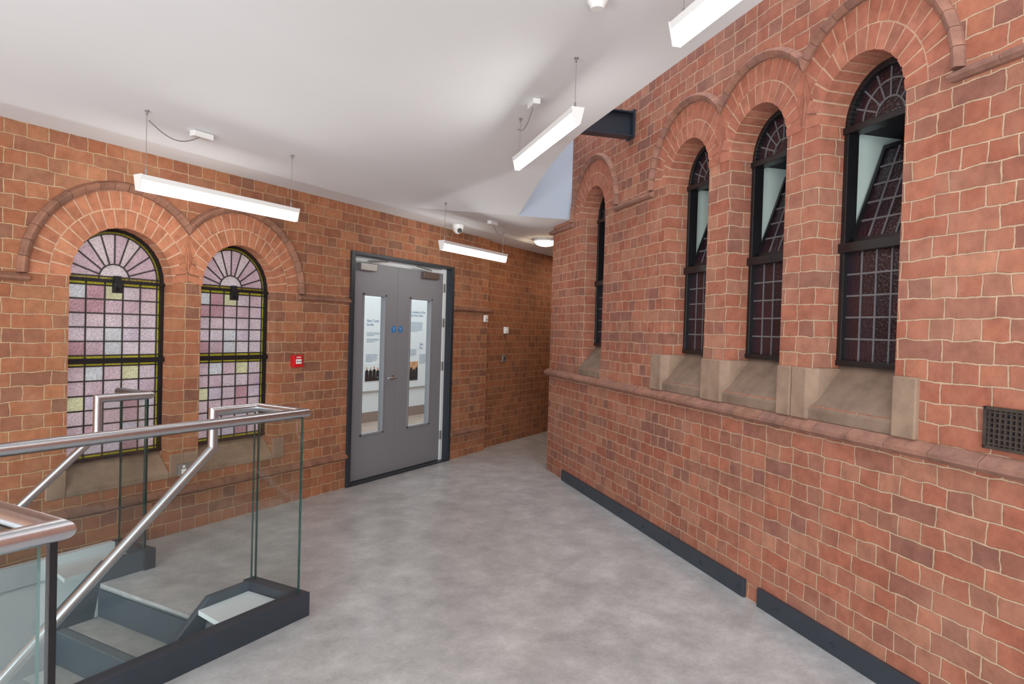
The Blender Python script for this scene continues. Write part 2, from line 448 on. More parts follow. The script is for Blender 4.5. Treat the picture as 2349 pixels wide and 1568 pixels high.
# ------------------------------------------------------------------ shell
YR = 2.48; ZS_R = 2.66; RR = 0.272
WC = [2.739, 3.537, 4.323, 6.045]
mb = MB()
ops = [dict(a=-w - RR, b=-w + RR, zb=1.20, zs=ZS_R) for w in WC]
wall_front(mb, -7.2, 3.0, -0.02, 4.5, YR, ops, 0.2)
mb.obj('wall_right', [M_BRICK_R], MR, recenter=False, kind='structure', label='red brick wall with four arched window openings')
YL = 4.5; ZS_L = 1.80; RL = 0.35; XL = [2.72, 3.65]
mb = MB()
ops = [dict(a=x - RL, b=x + RL, zb=0.42, zs=ZS_L) for x in XL]
ops.append(dict(a=4.88, b=6.595, zb=-0.02, zt=2.24, d=0.3))
wall_front(mb, -4.0, 7.40, -0.02, 2.80, YL, ops, 0.14)
mb.poly([(7.40, YL, -0.02), (7.40, YL + 0.3, -0.02), (7.40, YL + 0.3, 2.8), (7.40, YL, 2.8)])
mb.obj('wall_left', [M_BRICK_L], ML, recenter=False, kind='structure', label='orange brick wall with twin arched windows and doorway')
mb = MB()
mb.poly([(7.3, 4.6, -0.02), (12.5, 4.6, -0.02), (12.5, 4.6, 2.8), (7.3, 4.6, 2.8)])
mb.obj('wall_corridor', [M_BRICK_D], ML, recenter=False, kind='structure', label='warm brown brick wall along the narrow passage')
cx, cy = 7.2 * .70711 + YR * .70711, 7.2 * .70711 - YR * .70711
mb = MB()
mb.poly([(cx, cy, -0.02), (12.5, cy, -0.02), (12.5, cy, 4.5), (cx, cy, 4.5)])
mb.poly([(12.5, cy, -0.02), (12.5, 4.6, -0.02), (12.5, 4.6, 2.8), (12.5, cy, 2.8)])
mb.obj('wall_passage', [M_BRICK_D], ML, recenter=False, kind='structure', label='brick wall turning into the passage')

mb = MB()
for s0, s1, t0, t1 in [(-4, 12.6, -8, 1.56), (0.87, 12.6, 1.56, 2.66), (2.64, 12.6, 2.66, 3.05), (2.30, 12.6, 3.05, 4.0), (2.60, 12.6, 4.0, 4.33), (-4, 12.6, 4.33, 4.62), (4.7, 6.8, 4.62, 4.8)]:
    mb.box(s0, s1, t0, t1, -0.02, 0)
mb.obj('floor', [M_FLOOR], ML, recenter=False, kind='structure', label='grey mottled vinyl floor')

def ceil_z(s, t):
    w = (s + t) * .70711
    if t >= 4.2: zA = 2.68
    else:
        a_, b_ = (4.2 - t) * 0.2222, 0.40
        h_ = max(0.09 - abs(a_ - b_), 0) / 0.09
        zA = 2.68 + min(a_, b_) - h_ * h_ * 0.09 * 0.25
    if w < 5.1: zB = 3.08
    elif w < 5.75: zB = 3.08 - (w - 5.1) / 0.65 * 0.10
    elif w < 6.66: zB = 2.98 - (w - 5.75) / 0.91 * 0.28
    else: zB = 2.70
    return min(zA, zB)

mb = MB()
K = 150
def ceil_strip(ws, nmax):
    rows = []
    for w in ws:
        n0 = max(w - 6.55, -5.66 - w); n1 = nmax(w)
        row = []
        for k in range(K + 1):
            n = n0 + (n1 - n0) * k / K
            s = (w + n) * .70711; t = (w - n) * .70711
            row.append((s, t, ceil_z(s, t)))
        rows.append(row)
    b = len(mb.v)
    for r in rows:
        mb.v += r
    for i in range(len(rows) - 1):
        for k in range(K):
            mb.f.append((b + i * (K + 1) + k, b + i * (K + 1) + k + 1, b + (i + 1) * (K + 1) + k + 1, b + (i + 1) * (K + 1) + k)); mb.m.append(0)
    return rows
ws = [-4 + 0.05 * i for i in range(182)] + [5.1] + [5.1 + 0.65 * i / 12 for i in range(1, 13)] + [5.75 + 0.91 * i / 16 for i in range(1, 17)]
r1 = ceil_strip(ws, lambda w: 1.91)
ws2 = [6.66 + 0.09 * i for i in range(6)] + [7.2 + 0.2 * i for i in range(1, 30)]
ceil_strip(ws2, lambda w: 2.48 if w <= 7.2 else w - 4.72)
for i in range(len(r1) - 1):
    a, b2 = r1[i][-1], r1[i + 1][-1]
    mb.poly([a, b2, (b2[0], b2[1], 4.5), (a[0], a[1], 4.5)])
def WN(w, n, z):
    return ((w + n) * .70711, (w - n) * .70711, z)
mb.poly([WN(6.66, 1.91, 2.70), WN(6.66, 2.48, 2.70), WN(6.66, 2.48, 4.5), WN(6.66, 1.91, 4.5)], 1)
mb.obj('ceiling', [M_CEIL, simple('recess_sky_tint', lin(182, 192, 206), 0.9)], ML, recenter=False, smooth=True, kind='structure', label='white folded plaster ceiling')  # recess end face: bluish tint of the sky light put into its colour

mb = MB()
mb.poly([(-4, 1.56, -3), (0.87, 1.56, -3), (0.87, 1.56, -0.02), (-4, 1.56, -0.02)])
mb.poly([(0.87, 1.56, -3), (0.87, 2.66, -3), (0.87, 2.66, -0.02), (0.87, 1.56, -0.02)])
mb.poly([(0.87, 2.66, -3), (2.64, 2.66, -3), (2.64, 2.66, -0.02), (0.87, 2.66, -0.02)])
mb.poly([(2.64, 2.66, -3), (2.64, 4.33, -3), (2.64, 4.33, -0.02), (2.64, 2.66, -0.02)])
mb.poly([(-4, 4.33, -3), (2.64, 4.33, -3), (2.64, 4.33, -0.02), (-4, 4.33, -0.02)])
mb.poly([(-4, 1.56, -3), (2.64, 1.56, -3), (2.64, 4.33, -3), (-4, 4.33, -3)])
mb.obj('wall_stairwell', [M_WHITE], ML, recenter=False, kind='structure', label='white painted stairwell lining')

RG = (RR, 0.388, 0.51); HD = (0.51, 0.566, 0.042)
arch(-WC[0], RR, ZS_R, YR, 0.18, RG, HD, 0.399, None, MR, (M_VOUS_R, M_HOODR), 15, 'over a narrow leaded window')
arch(-WC[1], RR, ZS_R, YR, 0.18, RG, HD, 0.393, 0.399, MR, (M_VOUS_R, M_HOODR), 15, 'over a narrow leaded window')
arch(-WC[2], RR, ZS_R, YR, 0.18, RG, HD, None, 0.393, MR, (M_VOUS_R, M_HOODR), 15, 'over a narrow leaded window')
arch(-WC[3], RR, ZS_R, YR, 0.18, RG, HD, None, None, MR, (M_VOUS_R, M_HOODR), 15, 'over a narrow leaded window')
arch(XL[0], RL, ZS_L, YL, 0.12, (RL, 0.47, 0.59), (0.59, 0.65, 0.045), None, 0.465, ML, (M_VOUS_L, M_HOOD), 18, 'over a stained glass window')
arch(XL[1], RL, ZS_L, YL, 0.12, (RL, 0.47, 0.59), (0.59, 0.65, 0.045), 0.465, None, ML, (M_VOUS_L, M_HOOD), 18, 'over a stained glass window')
for a, b in ((-7.24, -WC[3] - 0.51), (-WC[3] + 0.51, -WC[2] - 0.51), (-WC[0] + 0.51, 3.0)):
    string_course(a, b, YR, 2.61, 2.66, 0.042, MR, M_HOODR, 'moulded brick string course at arch springing')
string_course(-7.25, 3.0, YR, 1.055, 1.126, 0.05, MR, M_HOODR, 'moulded brick string course below the window sills')
for a, b in ((-4, XL[0] - 0.59), (XL[1] + 0.59, 4.87), (6.61, 7.44)):
    string_course(a, b, YL, 1.75, 1.80, 0.042, ML, M_HOOD, 'moulded brick string course at arch springing')
for a, b in ((-4, 4.87), (6.61, 7.44)):
    string_course(a, b, YL, 0.275, 0.335, 0.045, ML, M_HOOD, 'moulded brick plinth course near the floor')

for i, w in enumerate(WC):
    mb = MB(); x = -w
    y = YR - 0.008
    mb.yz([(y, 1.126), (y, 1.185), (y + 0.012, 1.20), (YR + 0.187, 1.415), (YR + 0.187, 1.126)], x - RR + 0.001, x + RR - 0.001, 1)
    if i < 3:
        bl = 0.17 if i == 2 else 0.123
        br_ = 0.135 if i == 0 else 0.123
        for sg, ww in ((-1, bl), (1, br_)):
            e = x + sg * RR; o_ = e + sg * ww; c_ = 0.03
            y0 = YR - 0.022
            A = [(o_, y0), (e + sg * 0.01, y0), (e - sg * c_, y0 + 0.05), (e - sg * c_, YR + 0.19), (e + sg * 0.004, YR + 0.19), (e + sg * 0.004, YR + 0.03), (o_, YR + 0.03)]
            mb.loft([(a_, b_, 1.126) for a_, b_ in A], [(a_, b_, 1.395) for a_, b_ in A])
    mb.obj(trim_name(), [M_STONE, M_STONE2], MR, kind='structure', bevel=0.007, label='weathered sandstone sloping window sill')
for i, x in enumerate(XL):
    mb = MB(); y = YL - 0.008
    mb.yz([(y, 0.41), (y, 0.45), (YL + 0.13, 0.60), (YL + 0.13, 0.41)], x - RL + 0.001, x + RL - 0.001)
    mb.box(x - RL - (0.114 if i else 0.12), x - RL - 0.001, y, YL + 0.02, 0.41, 0.58)
    mb.box(x + RL + 0.001, x + RL + (0.12 if i else 0.114), y, YL + 0.02, 0.41, 0.58)
    mb.obj(trim_name(), [M_STONE], ML, kind='structure', bevel=0.006, label='weathered sandstone sloping window sill')

# ------------------------------------------------------------------ windows
def halfring(mb, xc, zc, r0, r1, y0, y1, n=32, mi=0):
    sweep(mb, xc, zc, [(r0, y0), (r1, y0), (r1, y1), (r0, y1)], None, None, n, 0.0, mi)

def light_grid(gm, cm, x0, x1, z0, z1, cols, rows, y, cw, border=0, bt=True, bb=True, mi=0, bmi=1):
    xs = [x0 + (x1 - x0) * i / cols for i in range(cols + 1)]
    zs = [z0 + (z1 - z0) * i / rows for i in range(rows + 1)]
    if border:
        xs = [x0] + [x0 + border + (x1 - x0 - 2 * border) * i / cols for i in range(cols + 1)] + [x1]
        a = z0 + (border if bb else 0); b = z1 - (border if bt else 0)
        zs = ([z0] if bb else []) + [a + (b - a) * i / rows for i in range(rows + 1)] + ([z1] if bt else [])
    for i in range(len(xs) - 1):
        for j in range(len(zs) - 1):
            isb = border and (i == 0 or i == len(xs) - 2 or (bb and j == 0) or (bt and j == len(zs) - 2))
            gm.poly([(xs[i], y, zs[j]), (xs[i + 1], y, zs[j]), (xs[i + 1], y, zs[j + 1]), (xs[i], y, zs[j + 1])], bmi if isb else mi)
    for x in xs[1:-1]:
        cm.box(x - cw / 2, x + cw / 2, y - 0.005, y + 0.004, z0, z1)
    for z in zs[1:-1]:
        cm.box(x0, x1, y - 0.0045, y + 0.0035, z - cw / 2, z + cw / 2)

def fan(gm, cm, xc, zc, r, y, cw, n, ri, mi=0, mid=None):
    bands = [(0.001, ri, 1), (ri, mid, n), (mid, r, n)] if mid else [(0.001, ri, 1), (ri, r, n)]
    for a, b, k in bands:
        for i in range(k):
            sub = 12 if k == 1 else 3
            A = [pi * (i + j / sub) / k for j in range(sub + 1)]
            gm.poly([(xc + a * cos(t), y, zc + a * sin(t)) for t in A] + [(xc + b * cos(t), y, zc + b * sin(t)) for t in reversed(A)], mi)
    for q_ in [ri] + ([mid] if mid else []):
        halfring(cm, xc, zc, q_ - cw / 2, q_ + cw / 2, y - 0.0045, y + 0.0035, 24)
    for i in range(1, n):
        t = pi * i / n; c, s = cos(t), sin(t); nx, nz = -s * cw / 2, c * cw / 2
        cm.xz([(xc + ri * c + nx, zc + ri * s + nz), (xc + ri * c - nx, zc + ri * s - nz), (xc + r * c - nx, zc + r * s - nz), (xc + r * c + nx, zc + r * s + nz)], y - 0.005, y + 0.004)

def win_left(idx, xc):
    y = YL + 0.12; r = RL - 0.002; fw = 0.022
    root = empty('window_%d' % idx, (xc, y, 0.60), ML, kind='structure', label='arched stained glass window with pink panes and yellow borders in black frame')
    f = MB()
    z0, zt, zs = 0.60, 1.26, ZS_L
    f.box(xc - r, xc - r + fw, y - 0.025, y + 0.02, z0, zs); f.box(xc + r - fw, xc + r, y - 0.025, y + 0.02, z0, zs)
    f.box(xc - r, xc + r, y - 0.03, y + 0.02, z0, z0 + 0.022)
    f.box(xc - r, xc + r, y - 0.045, y + 0.02, zt - 0.018, zt + 0.016)
    f.box(xc - r, xc + r, y - 0.035, y + 0.02, zs - 0.018, zs + 0.004)
    halfring(f, xc, zs, r - fw, r, y - 0.025, y + 0.02)
    f.obj('frame', [M_BLACK], ML, root)
    g = MB(); c = MB(); ri = r - fw; bd = 0.019
    light_grid(g, c, xc - ri, xc + ri, z0 + 0.02, zt - 0.018, 5, 6, y, 0.0085, border=bd)
    light_grid(g, c, xc - ri, xc + ri, zt + 0.016, zs - 0.018, 5, 5, y, 0.0085, border=bd)
    fan(g, c, xc, zs + 0.004, ri - bd, y, 0.0085, 10, 0.105, mi=2)
    halfring(c, xc, zs + 0.004, ri - bd - 0.004, ri - bd + 0.004, y - 0.005, y + 0.004)
    halfring(g, xc, zs + 0.004, ri - bd, ri + 0.004, y - 0.0015, y + 0.0005, 14, 1)
    g.box(xc - ri, xc + ri, y - 0.003, y - 0.002, zs + 0.004, zs + 0.004 + bd, 1)
    c.box(xc - ri, xc + ri, y - 0.006, y + 0.004, zs + bd, zs + bd + 0.008)
    g.obj('leaded_glass', [M_STAIN, M_YEL, M_FAN], ML, root)
    c.obj('lead_came', [M_LEAD], ML, root)
    k = MB()
    k.box(xc - 0.032, xc + 0.032, y - 0.06, y - 0.03, zs - 0.085, zs - 0.02); k.box(xc - 0.02, xc + 0.02, y - 0.055, y - 0.02, zs - 0.02, zs + 0.03)
    k.cyl((xc, y - 0.06, zs - 0.05), (0, -1, 0), 0.012, 0.02)
    k.obj('window_catch', [M_BLACK], ML, root, bevel=0.003)

for i, x in enumerate(XL):
    win_left(i + 1, x)

def win_right(idx, w):
    xc = -w; y = YR + 0.185; r = RR - 0.002; fw = 0.03
    root = empty('window_%d' % idx, (xc, y, 1.41), MR, kind='structure', label='narrow arched leaded window with dark glass and tilted hopper light')
    z0, zt, zs = 1.41, 2.03, ZS_R - 0.01
    f = MB()
    f.box(xc - r, xc - r + fw, y - 0.03, y + 0.04, z0, zs); f.box(xc + r - fw, xc + r, y - 0.03, y + 0.04, z0, zs)
    f.box(xc - r, xc + r, y - 0.035, y + 0.04, z0, z0 + 0.03)
    f.box(xc - r, xc + r, y - 0.045, y + 0.04, zt - 0.03, zt + 0.02)
    f.box(xc - r, xc + r, y - 0.04, y + 0.04, zs - 0.03, zs + 0.005)
    halfring(f, xc, zs, r - fw, r, y - 0.03, y + 0.04)
    f.obj('frame', [M_BLACK], MR, root, bevel=0.003)
    ri = r - fw
    g = MB(); c = MB()
    light_grid(g, c, xc - ri, xc + ri, z0 + 0.03, zt - 0.03, 5, 5, y, 0.009)
    fan(g, c, xc, zs + 0.005, ri, y, 0.009, 8, 0.09, mid=0.175)
    g.obj('leaded_glass', [M_DGLASS], MR, root)
    c.obj('lead_came', [M_LEADR], MR, root)
    H = zs - 0.03 - (zt + 0.02) - 0.01
    T = Matrix.Translation((0, y + 0.012, zt + 0.022)) @ Matrix.Rotation(radians(-20), 4, 'X')
    f = MB(); ro = ri - 0.004
    f.box(xc - ro, xc - ro + 0.02, -0.012, 0.012, 0, H); f.box(xc + ro - 0.02, xc + ro, -0.012, 0.012, 0, H)
    f.box(xc - ro, xc + ro, -0.012, 0.012, 0, 0.022); f.box(xc - ro, xc + ro, -0.012, 0.012, H - 0.022, H)
    sash = f.obj('sash', [M_BLACK], MR @ T, root, label='black iron hopper sash tilted open')
    g = MB(); c = MB()
    light_grid(g, c, xc - ro + 0.02, xc + ro - 0.02, 0.022, H - 0.022, 5, 5, 0, 0.010)
    g.obj('sash_glass', [M_DGLASS], MR @ T, sash); c.obj('sash_came', [M_LEADR], MR @ T, sash)
    b = MB(); Y0, Y1 = y + 0.039, y + 0.36; zt2 = zs - 0.012
    b.poly([(xc - r, Y0, z0 - .05), (xc - r, Y1, z0 - .05), (xc - r, Y1, zt2), (xc - r, Y0, zt2)], 1)
    b.poly([(xc + r, Y0, z0 - .05), (xc + r, Y1, z0 - .05), (xc + r, Y1, zt2), (xc + r, Y0, zt2)], 1)
    b.poly([(xc - r, Y1, z0 - .05), (xc + r, Y1, z0 - .05), (xc + r, Y1, zs + r), (xc - r, Y1, zs + r)], 0)  # added dark panels behind the green cheeks shut out the bright world
    b.poly([(xc - r, Y0, zt2), (xc + r, Y0, zt2), (xc + r, Y1, zt2), (xc - r, Y1, zt2)], 0)
    b.poly([(xc - r, Y0, z0 - .05), (xc + r, Y0, z0 - .05), (xc + r, Y1, z0 - .05), (xc - r, Y1, z0 - .05)], 0)
    b.obj('outer_cheek_box', [M_NAVY, M_GREEN], MR, root, label='pale green outer reveal closed by an added dark box')

for i, w in enumerate([WC[3], WC[2], WC[1], WC[0]]):
    win_right(i + 3, w)

# ------------------------------------------------------------------ baseboards with bolts
def plate(x0, x1, name):
    mb = MB(); mb.box(x0, x1, YR - 0.022, YR - 0.001, 0.0, 0.108)
    o = mb.obj(name, [M_DARKBL], MR, kind='structure', bevel=0.002, label='dark blue-grey steel skirting plate bolted to brick')
    x = x0 + 0.18
    while x < x1:
        b = MB(); b.cyl((x, YR - 0.022, 0.05), (0, -1, 0), 0.012, 0.004); b.cyl((x, YR - 0.026, 0.05), (0, -1, 0), 0.008, 0.007, 6)
        b.obj('bolt', [M_DARKBL], MR, o)
        x += 0.42
plate(-6.66, -3.49, 'baseboard_right')
plate(-3.36, 2.9, 'baseboard_right.001')

# ------------------------------------------------------------------ door
door = empty('door_1', (5.735, 4.5, 0), ML, kind='structure', label='grey double doors with tall vision panels in a dark frame')
f = MB(); fy = 4.478
f.box(4.88, 4.93, fy, 4.66, 0, 2.25); f.box(6.555, 6.605, fy, 4.66, 0, 2.25); f.box(4.93, 6.555, fy, 4.66, 2.222, 2.25)
f.box(4.93, 6.555, fy, 4.66, 0, 0.012)
f.obj('door_frame', [simple('door_frame_paint', lin(40, 47, 54), 0.45, noise=0.05)], ML, door, bevel=0.002)
f = MB()
f.box(6.507, 6.554, 4.56, 4.65, 0.012, 2.22); f.box(4.945, 6.50, 4.60, 4.65, 2.17, 2.22)
f.obj('door_lining', [M_WHITE], ML, door, label='white inner lining')
def leaf(x0, x1, g0, g1, hinge_x, sign_x, cl0, cl1, clm):
    y0, y1 = 4.57, 4.615; z0, z1 = 0.02, 2.165; a, b = 0.445, 1.865
    m = MB()
    m.box(x0, g0, y0, y1, z0, z1); m.box(g1, x1, y0, y1, z0, z1); m.box(g0, g1, y0, y1, z0, a); m.box(g0, g1, y0, y1, b, z1)
    L = m.obj('door_leaf', [M_DOOR], ML, door)
    m = MB()
    bw = 0.022
    for q_ in ((g0, g0 + bw, a, b), (g1 - bw, g1, a, b), (g0, g1, a, a + bw), (g0, g1, b - bw, b)):
        m.box(q_[0], q_[1], y0 - 0.008, y1 + 0.008, q_[2], q_[3])
    m.obj('glazing_bead', [M_DOOR], ML, L, bevel=0.003)
    m = MB(); m.box(g0 + bw, g1 - bw, y0 + .018, y0 + .026, a + bw, b - bw)
    m.obj('vision_panel', [M_GLASS], ML, L, label='clear glass vision panel')
    m = MB(); m.cyl((sign_x, y0, 1.515), (0, -1, 0), 0.036, 0.002, 28)
    sg = m.obj('safety_sign', [M_BLUE], ML, L, label='round blue fire door sign')
    text('sign_text', 'Fire door\nkeep\nshut', 0.014, (sign_x, y0 - 0.003, 1.525), M_TEXTW, ML, L, 'CENTER')
    m = MB(); m.box(cl0, cl1, y0 - 0.045, y0, 2.085, 2.155)
    m.obj('door_closer', [clm], ML, L, bevel=0.004)
    m = MB(); xm = (cl0 + cl1) / 2; xe = xm + (0.28 if x0 < 5.3 else -0.28)
    m.tube([(xm, y0 - 0.03, 2.15), (xm, y0 - 0.03, 2.18), (xe, y0 - 0.045, 2.20)], 0.007, 8)
    m.obj('closer_arm', [M_GREY], ML, L)
    if hinge_x:
        for hz in (0.25, 1.05, 1.55, 1.95):
            m = MB(); m.cyl((hinge_x, y0 - 0.008, hz), (0, 0, 1), 0.008, 0.1, 12); m.box(hinge_x, hinge_x + 0.03, y0 - 0.013, y0 - 0.0105, hz, hz + 0.1)
            m.obj('hinge', [M_GREY], ML, L)
    return L
L1 = leaf(4.935, 5.683, 5.144, 5.50, None, 5.632, 5.06, 5.30, M_GREY)
L2 = leaf(5.687, 6.50, 5.89, 6.297, 6.505, 5.742, 6.08, 6.37, M_BRONZE)
m = MB(); m.cyl((5.62, 4.57, 1.01), (0, -1, 0), 0.025, 0.008, 20); m.tube([(5.62, 4.565, 1.01), (5.62, 4.515, 1.01), (5.50, 4.515, 1.01)], 0.009, 12)
m.obj('handle', [M_STEEL], ML, L1, smooth=True, label='satin steel lever handle')

# room behind the doors
m = MB()
m.poly([(4.4, 7.3, 0), (12.5, 7.3, 0), (12.5, 7.3, 3.2), (4.4, 7.3, 3.2)])
m.poly([(4.4, 4.8, 0), (4.4, 7.3, 0), (4.4, 7.3, 3.2), (4.4, 4.8, 3.2)])
m.poly([(12.5, 4.8, 0), (12.5, 7.3, 0), (12.5, 7.3, 3.2), (12.5, 4.8, 3.2)])
m.obj('wall_back', [M_BOARD], ML, recenter=False, kind='structure', label='pale wall of the exhibition room')
m = MB(); m.box(4.4, 12.5, 4.8, 7.3, -0.02, 0)
m.obj('floor_exhibition', [simple('wood_vinyl', lin(150, 135, 124), 0.5, noise=0.2, nscale=6)], ML, recenter=False, kind='structure', label='wood-look floor of the exhibition room')
m = MB(); m.box(4.4, 12.5, 7.28, 7.299, 0, 0.16)
m.obj('baseboard_back', [simple('taupe_paint', lin(140, 126, 120), 0.6)], ML, kind='structure', label='taupe skirting board')
M_SKIN = simple('skin_print', lin(200, 150, 120), 0.6)
def board(x0, x1, z0, z1, title, lines, pic, warm):
    m = MB(); m.box(x0, x1, 7.27, 7.295, z0, z1)
    B = m.obj('display_panel', [M_BOARD], ML, label='white exhibition wall panel with printed text and picture', category='display panel')
    for (bd, sz, x, z) in title:
        text('heading', bd, sz, (x, 7.268, z), M_TEXTB, ML, B)
    for (x, z, wd, n) in lines:
        m = MB()
        for i in range(n):
            xx = x; end = x + wd * (0.55 if i == n - 1 else random.uniform(0.86, 1))
            while xx < end:
                l_ = random.uniform(0.012, 0.04)
                m.box(xx, min(xx + l_, end), 7.267, 7.269, z - i * 0.022 - 0.0025, z - i * 0.022 + 0.0025); xx += l_ + 0.007
        m.obj('paragraph', [M_TEXTB], ML, B)
    (a, b, c, d) = pic
    m = MB(); m.box(a, b, 7.264, 7.269, c, d, 1)
    n = 4
    for i in range(n):
        x = a + (b - a) * (i + 0.5) / n; hh = (d - c) * random.uniform(0.72, 0.9); w_ = (b - a) / n * 0.5
        m.xz([(x - w_, c), (x + w_, c), (x + w_ * 0.9, c + hh * 0.7), (x + w_ * 0.3, c + hh * 0.8), (x - w_ * 0.3, c + hh * 0.8), (x - w_ * 0.9, c + hh * 0.7)], 7.262, 7.2635, 0)
        m.cyl((x, 7.2635, c + hh * 0.9), (0, -1, 0), w_ * 0.45, 0.0015, 12, 2)
    m.obj('printed_picture', [M_BLACK, M_PHOTO if warm else M_BOARD, M_SKIN], ML, B)
board(8.12, 9.1, 0.5, 2.0, [('New Torah\nScrolls', 0.062, 8.29, 1.60)], [(8.29, 1.43, 0.34, 3), (8.29, 1.33, 0.34, 3), (8.29, 1.08, 0.28, 6)], (8.27, 8.62, 0.66, 0.94), False)
board(9.2, 10.5, 0.5, 2.0, [('s Leaders of the\nity from Oakl', 0.062, 9.42, 1.78), ('Gin\nPra', 0.07, 9.68, 1.22)], [(9.42, 1.62, 0.36, 8), (9.68, 1.06, 0.3, 8), (9.40, 1.15, 0.2, 6)], (9.34, 9.64, 0.62, 0.94), True)

# ------------------------------------------------------------------ stairs
RISE, GO = 0.19, 0.225; SL = RISE / GO
stair = empty('staircase', (2.3, 3.5, 0), ML, label='steel staircase with grey vinyl treads descending beside the brick wall', category='staircase')
M_TV = simple('tread_vinyl', lin(162, 162, 160), 0.5, noise=0.15, nscale=14); M_NOS = simple('nosing', lin(100, 110, 116), 0.5, noise=0.05)
for i in range(12):
    s1 = 2.30 - GO * i; s0 = s1 - GO; z = -RISE * (i + 1)
    m = MB()
    m.box(s0 - 0.02, s1, 3.075, 3.985, z - 0.03, z, 0)
    m.box(s1 - 0.012, s1, 3.075, 3.985, z, z + RISE - 0.03, 0)
    m.box(s0 + 0.04, s1 - 0.013, 3.09, 3.97, z, z + 0.003, 1)
    m.box(s0 - 0.02, s0 + 0.03, 3.085, 3.975, z, z + 0.004, 2)
    m.obj('tread', [M_DARKBL2, M_TV, M_NOS], ML, stair)
for t0, t1 in ((3.04, 3.075), (3.985, 4.02)):
    m = MB()
    m.xz([(2.64, 0.0), (2.64, 0.12), (2.32, 0.12), (2.32 - 2.9, 0.12 - 2.9 * SL), (2.32 - 2.9, -0.22 - 2.9 * SL), (2.26, -0.22), (2.30, 0.0)], t0, t1)
    m.obj('stringer', [M_DARKBL2], ML, stair)
for t0, t1, sa in ((2.745, 3.038, 2.20), (4.022, 4.278, 2.12)):
    m = MB(); m.loft([(sa, t0, 0.05), (2.56, t0, 0.05), (2.56, t1, 0.05), (sa + .05, t1, 0.05)], [(sa, t0, 0.075), (2.56, t0, 0.075), (2.56, t1, 0.075), (sa + .05, t1, 0.075)])
    m.obj('side_board', [M_PALE], ML, stair, label='pale painted board closing the gap beside the flight')

def glass_panel(pts, nrm, th, parent):
    m = MB(); n_ = Vector(nrm).normalized() * th / 2
    A = [tuple(Vector(p) - n_) for p in pts]; B = [tuple(Vector(p) + n_) for p in pts]
    m.loft(A, B, 1, caps=True, capmi=0)
    m.obj('glass_panel', [M_GLASS, M_GEDGE], ML, parent, label='clear toughened glass panel')

bal = empty('glass_balustrade', (1.7, 2.7, 0), ML, label='glass balustrade with round brushed steel handrail around stairwell and flight', category='balustrade')
ZR = 1.078; SC = 0.82
m = MB()
m.tube([(-2.5, 1.58, ZR + .004), (SC, 1.58, ZR + .004), (SC, 2.70, ZR), (2.61, 2.70, ZR), (2.61, 3.06, ZR), (2.33, 3.06, ZR), (2.33, 3.06, 0.89), (-0.6, 3.06, 0.89 - 2.93 * SL)], 0.024, 24)
m.obj('handrail', [M_STEEL], ML, bal, smooth=True, label='brushed stainless steel tube handrail')
for (a, b) in (((-2.5, 1.60), (SC - .03, 1.60)), ((SC, 1.615), (SC, 2.69)), ((SC + .015, 2.70), (2.598, 2.70)), ((2.61, 2.715), (2.61, 3.045))):
    d = Vector((b[0] - a[0], b[1] - a[1], 0)); nr = (-d[1], d[0], 0)
    glass_panel([(a[0], a[1], 0.05), (b[0], b[1], 0.05), (b[0], b[1], 1.052), (a[0], a[1], 1.052)], nr, 0.015, bal)
glass_panel([(2.595, 3.06, 0.1), (2.595, 3.06, 1.052), (2.33, 3.06, 1.052), (2.33, 3.06, 0.86), (-0.5, 3.06, 0.86 - 2.83 * SL), (-0.5, 3.06, 0.10 - 2.82 * SL), (2.32, 3.06, 0.10)], (0, 1, 0), 0.015, bal)
m = MB(); m.box(SC - .012, SC + .004, 1.592, 1.608, 0.1, 1.055)
m.obj('corner_gasket', [M_BLACK], ML, bal, label='black corner edge strip')
m = MB()
m.box(SC - .03, 2.64, 2.66, 2.735, 0, 0.125); m.box(2.565, 2.64, 2.735, 3.09, 0, 0.125)
m.box(SC - .03, SC + .04, 1.56, 2.66, 0, 0.125); m.box(-2.5, SC - .03, 1.56, 1.635, 0, 0.125)
m.box(SC - .03, 2.565, 2.736, 2.744, -0.25, 0.10, 1)
m.obj('base_channel', [M_DARKBL, M_PALE], ML, bal, bevel=0.002, label='dark blue-grey steel base channel')

bal2 = empty('glass_balustrade', (2.58, 4.1, 0), ML, label='glass balustrade with steel handrail beside stained glass windows', category='balustrade')
m = MB()
m.tube([(2.59, 4.33, ZR), (2.59, 4.01, ZR), (2.28, 4.01, ZR), (2.28, 4.01, 0.87), (-0.6, 4.01, 0.87 - 2.88 * SL)], 0.024, 24)
m.obj('handrail', [M_STEEL], ML, bal2, smooth=True, label='brushed stainless steel tube handrail')
glass_panel([(2.59, 4.02, 0.05), (2.59, 4.29, 0.05), (2.59, 4.29, 1.052), (2.59, 4.02, 1.052)], (1, 0, 0), 0.015, bal2)
glass_panel([(2.57, 4.01, 0.1), (2.57, 4.01, 1.052), (2.28, 4.01, 1.052), (2.28, 4.01, 0.84), (-0.5, 4.01, 0.84 - 2.78 * SL), (-0.5, 4.01, 0.10 - 2.82 * SL), (2.32, 4.01, 0.10)], (0, 1, 0), 0.015, bal2)
m = MB(); m.box(2.56, 2.63, 3.97, 4.33, 0, 0.125); m.box(-2.5, 2.56, 4.28, 4.33, 0, 0.125, 1)
m.obj('base_channel', [M_DARKBL, M_PALE], ML, bal2, bevel=0.002)

